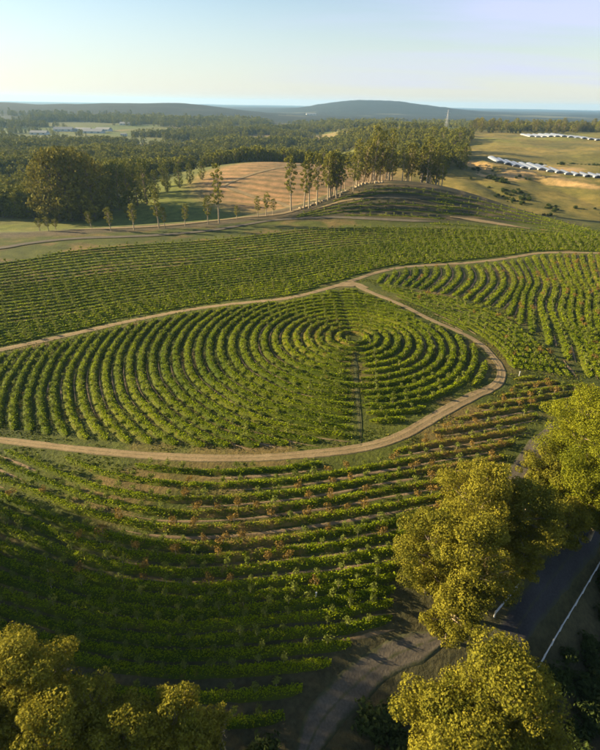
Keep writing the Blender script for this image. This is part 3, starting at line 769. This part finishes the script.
# young trees on the rows
def sapling(seed, h, r, n, mat, size):
    global rng
    old = rng; rng = np.random.default_rng(seed); rd = random.Random(seed)
    tb = MB(); tb.tube([(0, 0, -.1), (rd.uniform(-.05, .05), 0, h * .35), (rd.uniform(-.08, .08), rd.uniform(-.08, .08), h * .75)], [.045, .035, .02], 5)
    cs = [np.array([rd.uniform(-.5, .5) * r, rd.uniform(-.5, .5) * r, h * rd.uniform(.5, .95)]) for _ in range(5)]
    for c in cs[:3]: tb.tube([(0, 0, h * .4), tuple(c)], [.025, .01], 4)
    V, F, T = leaf_cloud(cs, [r * rd.uniform(.5, .75) for _ in cs], [n // 5] * 5, size)
    rng = old
    return tb.build('trunk', M_BARK), mesh_np('crown', V, F, mat, {'tint': T})
def joined(a, b):
    me = bpy.data.meshes.new('young_tree'); va = [tuple(v.co) for v in a.vertices]; vb = [tuple(v.co) for v in b.vertices]
    fa = [tuple(p.vertices) for p in a.polygons]; fb = [tuple(q + len(va) for q in p.vertices) for p in b.polygons]
    me.from_pydata(va + vb, [], fa + fb); me.materials.append(a.materials[0]); me.materials.append(b.materials[0])
    for i2, p in enumerate(me.polygons): p.material_index = 0 if i2 < len(fa) else 1
    at = me.attributes.new('tint', 'FLOAT', 'POINT'); vals = np.full(len(me.vertices), 0.3, np.float32); vals[len(va):] = rng.uniform(.1, .7, len(vb)); at.data.foreach_set('value', vals)
    me.update(); return me
sap_g = [sapling(900 + k, 1.45, 0.55, 130, M_SAPL, 0.18) for k in range(5)]
sap_r = [sapling(950 + k, 1.7, 0.72, 150, M_RED, 0.18) for k in range(4)]
pts = []
for line, zone, half, rname in ROW_LINES:
    sp = {'ring': 2.7, 'right': 2.8, 'lower': 2.6, 'top': 3.4, 'shoulder': 4.0}[zone]
    q = resample(line, sp)
    if len(q) < 3: continue
    q = q[1:-1] + rng.normal(0, 0.18, (len(q) - 2, 2)) + normals(q)[1:-1] * half * 0.35
    num = 0
    for a in q:
        if rng.random() < 0.15: continue
        num += 1; pts.append((a[0], a[1], zone, rname, num, 1 if q[0][0] < q[-1][0] else 0))
XY = np.array([(a[0], a[1]) for a in pts]); Z = height(XY[:, 0], XY[:, 1]) + 0.12
ppx, ppy, pdp = project(np.column_stack([XY, Z]))
zones = np.array([a[2] for a in pts])
redp = 1.0 * np.exp(-((ppx - 225) / 90) ** 2 - ((ppy - 530) / 36) ** 2) + 0.6 * S(270, 330, ppx) * np.exp(-((ppy - 505) / 40) ** 2) * (zones == 'lower') + 0.35 * (zones == 'lower') * S(400, 440, ppx) + 0.04 * (zones == 'lower') + 0.12 * (zones == 'right')
is_red = rng.random(len(ppx)) < redp
vis = (ppx > 3) & (ppx < 597) & (ppy < 745)
order = np.argsort(np.where(vis, pdp, 1e9)); n_ind = min(300, int(vis.sum()))
ind = order[:n_ind]; rest = np.setdiff1d(np.arange(len(ppx)), ind)
for i2 in ind:
    red = bool(is_red[i2]); ms = (sap_r if red else sap_g)[i2 % (4 if red else 5)]
    lw = zones[i2] == 'lower'
    kd = 'reddish' if red else 'green'
    lab = kd + ' young tree, ' + nth(pts[i2][4]) + ' from the left on the ' + pts[i2][3] + (' lower field row' if lw else ' ring row') if lw or zones[i2] == 'ring' else kd + ' young tree with a pale stem on a row right of the loop'
    grp = ('reddish' if red else 'green') + ' young trees in the ' + ('lower field' if lw else 'ring planting')
    t = empty('young_tree', (XY[i2, 0], XY[i2, 1], Z[i2]), rng.random() * 6.28, rng.uniform(0.8, 1.2)); tag(t, lab, 'young tree', grp)
    link('trunk', ms[0], t); link('crown', ms[1], t)
g_pts = rest[~is_red[rest]]; r_pts = rest[is_red[rest]]
def far_scale(ix): return rng.uniform(0.75, 1.2, len(ix)) * np.where(zones[ix] == 'ring', 0.9, 1.0)
scatter('young_trees', [joined(*m) for m in sap_g[:4]], np.column_stack([XY[g_pts], Z[g_pts]]), rng.random(len(g_pts)) * 6.28, far_scale(g_pts), 'thousands of small green young trees dotted along the farther rows')
scatter('young_trees', [joined(*m) for m in sap_r[:3]], np.column_stack([XY[r_pts], Z[r_pts]]), rng.random(len(r_pts)) * 6.28, far_scale(r_pts), 'reddish young trees scattered among the farther rows')
print('YOUNG', len(pts), len(ind))

# loose grass between the rows
def grass_patch(name, n, xr, yr, test, size, label, zone='lower'):
    x = rng.uniform(*xr, n); y = rng.uniform(*yr, n); ok = test(x, y); x, y = x[ok], y[ok]; m = len(x)
    z = height(x, y); th = rng.random(m) * 6.283; s = size * rng.uniform(.5, 1.4, m)
    P = np.column_stack([x, y, z]); a = np.stack([np.cos(th), np.sin(th), np.zeros(m)], 1) * s[:, None] * .45
    up = np.stack([rng.normal(0, .35, m), rng.normal(0, .35, m), np.ones(m)], 1) * (s * rng.uniform(.4, 1.0, m))[:, None]
    T = np.stack([P - a, P + a, P + up], 1).reshape(-1, 3)
    me = mesh_np(name, T, np.arange(m * 3).reshape(-1, 3), M_GRASS, {'tint': np.repeat(rng.uniform(0, .6, m), 3), 'dry': np.repeat(0.12 + 0.35 * fbm(x, y, 5, 12), 3)})
    o = link(name, me); tag(o, label, kind='stuff')
def ok_field(x, y):
    p = np.column_stack([x, y]); px, py, dd = project(np.column_stack([x, y, height(x, y)]))
    k = (px > -20) & (px < 620) & (py < 780) & (dd > 0) & (y < ye(x) - 4)
    kk = np.where(k)[0]; bad = np.zeros(len(x), bool)
    for line, wd in TRACKS[:8]:
        L = line[::2]
        for c0 in range(0, len(kk), 20000):
            c = kk[c0:c0 + 20000]; d = ((p[c][:, None, :].astype(np.float32) - L[None].astype(np.float32)) ** 2).sum(-1).min(1); bad[c] |= d < (wd * 0.95) ** 2
    return k & ~bad & (fbm(x, y, 3.5, 55) > 0.45 - 0.5 * S(40, 75, y))
grass_patch('grass', 190000, (-90, 95), (18, 150), ok_field, 0.28, 'short rough grass and weeds between the planted rows')

# ------------------------------------------------------------------ slender gums along the far edge
SL = [tree_meshes(1200 + k, 20, 2.7, 0.30, 30, 1000, 0.50, M_SLIM, M_BARK, tri=True, trunk_r=0.28) for k in range(6)]
SLE = [tree_meshes(1250 + k, 20, 3.3, 0.22, 34, 1300, 0.50, M_SLIM, M_BARK, tri=True, trunk_r=0.3) for k in range(4)]
def slender(px, pyb, pyt, lab, grp=None, ms=None, sxy=1.0, dist=None):
    p = ground_at(px, pyb)[0]; _, _, dd = project(p)
    if dist is not None:
        v = cam_rays(px, pyb)[0]; p = np.array([v[0] / v[1] * dist, dist, 0.0])
    hgt = (pyb - pyt) / FPX * dd / math.cos(R(PITCH)) * 0.95
    t = empty('slender_tree', (p[0], p[1], float(height(p[0], p[1])) - .2), random.uniform(0, 6.28)); s = hgt / 20
    t.scale = (sxy * (0.35 + 0.65 * s), sxy * (0.35 + 0.65 * s), s * random.uniform(.92, 1.05)); t.rotation_euler = (random.uniform(-.06, .06), random.uniform(-.06, .06), random.uniform(0, 6.28)); tag(t, lab, 'tree', grp)
    ms = ms or random.choice(SL); link('trunk', ms[0], t); link('crown', ms[1], t)
for (a, b, c, l) in [
    (40, 231, 219, 'small slender tree on the meadow edge, leftmost of the trackside row'), (49, 231, 218, 'small slender tree just right of the leftmost trackside tree'),
    (56, 230, 219, 'third small slender tree from the left beside the far track'), (92, 229, 212, 'slender tree standing alone right of the three small trackside ones'),
    (111, 231, 208, 'slender tree below the bright shrub beside the far track'), (134, 230, 206, 'slender tree with a pale stem left of the tall bare trunk'),
    (159, 228, 194, 'tall slender tree with a bare pale trunk beside the green strip'), (165, 228, 208, 'short tree leaning next to the tall bare trunk'),
    (185, 226, 205, 'dark bushy tree at the foot of the tilled hill'), (208, 224, 196, 'slender tree at the left foot of the tilled hill'),
    (219, 223, 174, 'tall thin tree rising over the left of the tilled hill'), (237, 219, 206, 'low dark tree below the tilled hill'),
    (258, 217, 198, 'slender tree below the middle of the tilled hill'), (266, 216, 193, 'slender tree just right of the one below the middle of the tilled hill'),
    (273, 215, 200, 'short slender tree at the bottom of the tilled hill'), (291, 211, 160, 'tall thin tree in front of the crest of the tilled hill'),
    (304, 209, 163, 'tall leafy tree, left one of a pair before the tilled hill'), (309, 208, 158, 'tall leafy tree, right one of a pair before the tilled hill'),
    (317, 205, 156, 'tall thin tree right of the pair before the tilled hill'), (328, 200, 158, 'tall thin tree near the right end of the tilled hill')]:
    slender(a, b, c, l)
xs = np.sort(np.random.default_rng(5).uniform(329, 443, 58))
for k, px in enumerate(xs):
    edge = float(np.interp(px, [320, 345, 365, 387, 420, 441], [202, 191, 184, 183, 183.5, 186]))
    slender(px + random.uniform(-1.5, 1.5), edge + random.uniform(0, 3) if k % 3 else edge, edge - random.uniform(24, 48), 'tall bare-trunked gum, ' + nth(k + 1) + ' from the left in the stand behind the dark knoll', 'stand of tall gums behind the knoll',
            random.choice(SL + SLE[:2]), dist=random.uniform(312, 345) if px > 355 else None)
# pale stones along the edge below the stand
for k in range(26):
    px = 300 + k * 3.3; p = ground_at(px, float(np.interp(px, [300, 320, 345, 365, 387], [209, 202.5, 192, 184, 182.5])))[0]
    b = MB(); b.box((0, 0, .5), (random.uniform(.8, 1.8), random.uniform(.7, 1.3), random.uniform(.5, 1.0)), random.uniform(0, 3))
    v0 = [(x + random.uniform(-.2, .2), y + random.uniform(-.2, .2), z + random.uniform(-.2, .2)) for x, y, z in b.v]; b.v = v0
    o = link('boulder', b.build('boulder', M_STONE), loc=(p[0], p[1], p[2])); tag(o, 'pale boulder, ' + nth(k + 1) + ' from the left in the line below the tall gum stand', 'boulder', 'pale boulders edging the track')

# the dense clump left of the green strip
CL = [tree_meshes(1400 + k, 26, 7.5, 0.02, 46, 2600, 0.75, M_BROWN, M_BARKD, tri=True) for k in range(5)]
CLF = [tree_meshes(1450 + k, 26, 7.0, 0.03, 40, 1700, 0.85, M_FOREST, M_BARKD, tri=True) for k in range(4)]
def clump_tree(px, pyb, pyt, lab, ms, grp=None, wide=1.0, name='gum_tree'):
    p = ground_at(px, pyb)[0]; _, _, dd = project(p); hgt = (pyb - pyt) / FPX * dd / math.cos(R(PITCH)) * 0.95; s = hgt / 26
    t = empty(name, (p[0], p[1], p[2] - .3), random.uniform(0, 6.28)); t.scale = (s * wide, s * wide, s); tag(t, lab, 'tree', grp)
    link('trunk', ms[0], t); link('crown', ms[1], t)
for k, (a, b, c) in enumerate([(48, 220, 168), (60, 221, 160), (72, 221, 158), (84, 220, 160), (96, 219, 165), (54, 212, 162), (68, 210, 156), (80, 209, 157), (92, 210, 160), (104, 216, 170)]):
    clump_tree(a, b, c, ['large olive gum, ' + nth(k % 5 + 1) + ' from the left in the front of the left clump', 'olive gum crown, ' + nth(k - 4) + ' from the left in the back of the left clump'][k > 4], random.choice(CL), 'large gums in the left clump', 1.0)
for k, (a, b, c) in enumerate([(112, 216, 172), (120, 214, 166), (130, 212, 168), (138, 210, 170), (147, 208, 166), (156, 204, 168), (168, 200, 166), (180, 196, 162), (190, 192, 160), (202, 188, 158), (125, 206, 162), (145, 202, 160), (165, 195, 160)]):
    clump_tree(a, b - (8 if b < 207 else 4), c + (5 if b < 207 else 0), 'dark tall tree, ' + nth(k + 1) + ' along the belt behind the green strip', random.choice(CLF), 'dark trees behind the green strip', 0.75, 'forest_tree')
clump_tree(106, 219, 200, 'bright yellow green shrub at the right foot of the left clump', CL[1], None, 1.1, 'shrub')
clump_tree(130, 218, 206, 'low bright shrub on the meadow right of the left clump', CL[2], None, 1.3, 'shrub')
# dark clump on the left flank of the right hand hillside
for k in range(22):
    px = 425 + k * 1.8; b = random.uniform(150, 172); 
    clump_tree(px, b, b - random.uniform(13, 22), 'dark tree, ' + nth(k + 1) + ' from the left in the gully left of the golden hillside', random.choice(CLF), 'dark trees in the hillside gully', 1.0, 'forest_tree')
# tree line on the plateau at the top right
for k in range(46):
    px = 470 + k * 3.1 + random.uniform(-1.2, 1.2); D = random.uniform(1010, 1130)
    v = cam_rays(px, 126)[0]; x = v[0] / v[1] * D; y = D
    t = empty('forest_tree', (x, y, float(height(x, y)) - .3), random.uniform(0, 6.28)); s = random.uniform(.55, .95); t.scale = (s * 1.1, s * 1.1, s * random.uniform(.9, 1.1))
    tag(t, 'yellow green tree, ' + nth(k + 1) + ' from the left in the right hand skyline tree line', 'tree', 'trees on the right hand skyline'); ms = random.choice(CL + CLF)
    link('trunk', ms[0], t); link('crown', ms[1], t)

# ------------------------------------------------------------------ valley forest
FP = [joined(*tree_meshes(1600 + k, 15, 4.6, 0.08, 14, 260, 1.25, M_FOREST, M_BARKD, tri=True)) for k in range(5)]
n = 75000
ang = rng.uniform(-0.80, 0.80, n); d = 300 + 1900 * rng.random(n) ** 1.2
x = np.tan(ang) * d; y = d
z = height(x, y)
e = y - ye(x)
f = fbm(x, y, 190, 101) + 0.5 * fbm(x, y, 45, 111)
clear = (np.exp(-0.5 * (((x + 20) / 84) ** 2 + ((y - 385) / 66) ** 2)) > 0.30) | ((x < -15) & (y + 0.35 * x < 372) & ((x > -135) | (y < 292))) | ((x > 40) & (y < 385)) | ((x > 105 + (y - 400) * 0.36) & (y < 1000))
ok = (f > 0.22 * S(500, 1000, d) - 0.12 - 0.1 * S(1500, 2000, d) - 0.25 * (np.hypot(x - 90, (y - 600) * 0.6) < 190)) & ~clear & (e > 30)
P = np.column_stack([x, y, z - .3])[ok]
sc_ = rng.uniform(.55, 1.15, len(P)) * (1 + 0.45 * S(1200, 2600, P[:, 1])) * (0.8 + 0.35 * S(0, .5, f[ok]))
scatter('forest', FP, P, rng.random(len(P)) * 6.28, sc_, 'wooded valley of dark green trees stretching back to the distant hills')
print('FOREST', len(P))

n = 9000; x = rng.uniform(20, 420, n); y = rng.uniform(270, 560, n)
f = fbm(x, y, 26, 131) + 0.6 * fbm(x, y, 9, 132)
s2 = y - (447 - (x - 170) * 0.95)
ok = (f > 0.22) & (y - ye(x) > 25) & (x < 0.95 * y) & ((s2 < -20) | (s2 > 75)) & (x > 60 + (y - 400) * 0.3)
P = np.column_stack([x, y, height(x, y) - .2])[ok]
scatter('scrub', shrub_protos, P, rng.random(len(P)) * 6.28, rng.uniform(0.6, 1.9, len(P)), 'low olive scrub dotting the golden hillside')
# ------------------------------------------------------------------ polytunnels, far buildings, pylon
def tunnel_mesh(L, r):
    b = MB(); k = 10
    for yy in (0, L):
        for j in range(k + 1):
            a = math.pi * j / k; b.v.append((r * math.cos(a), yy, 0.2 + r * 0.45 * math.sin(a)))
    for j in range(k): b.f.append((j, j + 1, k + 1 + j + 1, k + 1 + j))
    film = b.build('film_cover', M_FILM, True)
    ends = []
    for yy in (-.05, L + .05):
        e = MB(); q = len(e.v); e.v += [(r * math.cos(math.pi * j / k), yy, 0.2 + r * .45 * math.sin(math.pi * j / k)) for j in range(k + 1)] + [(-r, yy, -1), (r, yy, -1)]
        e.f.append(tuple(range(q, q + k + 1)) + (q + k + 2, q + k + 1)); ends.append(e.build('end_wall', M_ROOF))
    gs = []
    for j in range(2):
        g = MB(); g.box(((-1) ** j * (r + .1), L / 2, 0.1), (.3, L + .3, 0.9)); gs.append(g.build('side_board', M_STEEL))
    return film, ends[0], ends[1], gs[0], gs[1], r
TA = tunnel_mesh(46, 2.6); TB = tunnel_mesh(70, 3.6)
def tunnels(px0, py0, px1, py1, n, T, rz, lab, grp):
    A = ground_at(px0, py0)[0]; B = ground_at(px1, py1)[0]
    n = min(n, int(math.hypot(*(B - A)[:2]) / (T[5] * 2.6)))
    for k in range(n):
        t = k / (n - 1); x = A[0] * (1 - t) + B[0] * t; y = A[1] * (1 - t) + B[1] * t
        o = empty('polytunnel', (x, y, float(height(x, y)) + .6), rz); tag(o, lab.replace('NTH', nth(k + 1)), 'polytunnel', grp)
        for nm, m_ in zip(('film_cover', 'end_wall', 'end_wall', 'side_board', 'side_board'), T[:5]): link(nm, m_, o)
tunnels(500, 163, 660, 192, 40, TA, R(-9), 'pale polytunnel, NTH from the left in the nearer bank on the right hillside', 'nearer bank of polytunnels')
tunnels(532, 137, 660, 146, 40, TB, R(-9), 'pale polytunnel, NTH from the left in the farther bank below the right skyline', 'farther bank of polytunnels')
def house(px, py, L, W, Hh, lab, rz, name='farm_building'):
    p = ground_at(px, py)[0]; t = empty(name, (p[0], p[1], p[2]), rz); tag(t, lab, 'building')
    b = MB(); b.box((0, 0, Hh / 2 - 1), (L, W, Hh + 2)); link('wall', b.build('wall', M_WHITE), t)
    r = MB(); q = [(-L/2-.5, -W/2-.6, Hh), (L/2+.5, -W/2-.6, Hh), (L/2+.5, 0, Hh + W * .22), (-L/2-.5, 0, Hh + W * .22), (-L/2-.5, W/2+.6, Hh), (L/2+.5, W/2+.6, Hh)]
    r.v = q; r.f = [(0, 1, 2, 3), (3, 2, 5, 4), (0, 3, 4), (1, 5, 2), (0, 4, 5, 1)]; link('roof', r.build('roof', M_ROOF), t)
    for k in range(3):
        wb = MB(); wb.box((-L / 3 + k * L / 3, -W / 2 - .03, Hh * .55), (L * .12, .12, Hh * .35)); link('window', wb.build('window', M_GLASSD), t)
house(549, 124, 22, 12, 7, 'white farm building in front of the tree line at the top right', R(10))
SHEDS = [(40, 134.5, 40, 'leftmost long white shed far off in the valley'), (64, 131, 46, 'white shed right of the leftmost one far off in the valley'), (84, 131.5, 44, 'middle white shed in the far valley on the left'),
                       (94, 133, 50, 'white shed in front of the cluster on the far valley floor'), (104, 131, 40, 'rightmost shed of the white cluster in the far valley'), (126, 125, 34, 'lone white shed beyond the cluster, farther back'),
                       (148, 149, 16, 'small pale house among brown trees in the valley'), (124, 136, 14, 'small pale house right of the white cluster'), (311, 115, 60, 'long pale shed by the flat open ground below the blue hill')]
for (a, b, L, lab) in SHEDS:
    rz = R(random.uniform(-15, 15))
    house(a, b, L, L * .5, 4.5, lab, rz)
p = ground_at(446, 127)[0]; t = empty('power_pylon', (p[0], p[1], p[2]), R(20)); tag(t, 'grey lattice power pylon in the distance left of the right hand skyline', 'pylon')
b = MB()
for sx in (-1, 1):
    for sy in (-1, 1):
        b.tube([(sx * 3, sy * 3, -1), (sx * .9, sy * .9, 22), (sx * .3, sy * .3, 34)], [.25, .2, .12], 4)
for zz in (0, 6, 12, 18, 24):
    w0 = 3 - zz * .09; w1 = 3 - (zz + 6) * .09
    for s1, s2 in ((1, -1), (-1, 1)):
        b.tube([(w0 * s1, -w0, zz), (w1 * s2, -w1, zz + 6)], [.12, .12], 4); b.tube([(w0 * s1, w0, zz), (w1 * s2, w1, zz + 6)], [.12, .12], 4)
link('lattice_mast', b.build('lattice_mast', M_STEEL), t)
for zz in (23, 28, 33):
    b = MB(); b.box((0, 0, zz), (13 if zz < 33 else 8, .4, .4)); link('cross_arm', b.build('cross_arm', M_STEEL), t)

# ------------------------------------------------------------------ white rail fence beside the road
def rail_fence(px, lab):
    L = smooth_line(from_px(px), 2.4, 1); t0 = L[0]; z0 = float(height(*t0))
    t = empty('rail_fence', (t0[0], t0[1], z0)); tag(t, lab, 'fence')
    pb = MB(); pb.box((0, 0, .5), (.14, .14, 1.3)); pm = pb.build('post', M_WHITE)
    for q in L:
        o = link('post', pm, t, (q[0] - t0[0], q[1] - t0[1], float(height(*q)) - z0))
    for zz, rad in ((1.02, .075), (.55, .06)):
        r = MB(); r.tube([(q[0] - t0[0], q[1] - t0[1], float(height(*q)) - z0 + zz) for q in L], [rad] * len(L), 6)
        link('rail', r.build('rail', M_WHITE), t)
rail_fence([(602, 560), (590, 580), (575, 606), (560, 630), (543, 660), (534, 676)], 'long white rail fence along the right side of the shaded road')
rail_fence([(516, 590), (507, 598), (500, 607), (494, 617)], 'short white rail fence on the left verge of the shaded road')
for (a, b, lab) in [(519, 376, 'single white marker stake beside the right end of the loop track'), (316, 598, 'single pale marker stake standing in the lower rows')]:
    p = ground_at(a, b)[0]; t = empty('marker_stake', tuple(p)); tag(t, lab, 'stake')
    q = MB(); q.tube([(0, 0, -.2), (0, 0, 0.9)], [.07, .07], 6); link('pole', q.build('pole', M_WHITE), t)
    q = MB(); q.box((0, 0, 0.96), (.2, .2, .12)); link('cap', q.build('cap', M_WHITE), t)

# ------------------------------------------------------------------ air
mh, th_ = new_mat('haze_air'); oo = N(th_, 'ShaderNodeOutputMaterial'); pv = N(th_, 'ShaderNodeVolumePrincipled')
pv.inputs['Color'].default_value = (0.36, 0.64, 1.0, 1); pv.inputs['Density'].default_value = 0.00006; pv.inputs['Anisotropy'].default_value = 0.2
th_.links.new(pv.outputs[0], oo.inputs['Volume'])
zmin = float(GZ.min()) - 1.5; zmax = max(float(GZ.max()) + 25, CAM_H + 8)
b = MB(); b.box((0, (gy[0] + gy[-1]) / 2, (zmin + zmax) / 2), (gx[-1] - gx[0] + 60, gy[-1] - gy[0] + 60, zmax - zmin))
hz = link('haze', b.build('haze', mh)); tag(hz, 'thin blue air between the field and the distant hills', kind='stuff')
print('Z', zmin, zmax, 'grid', nx, ny)
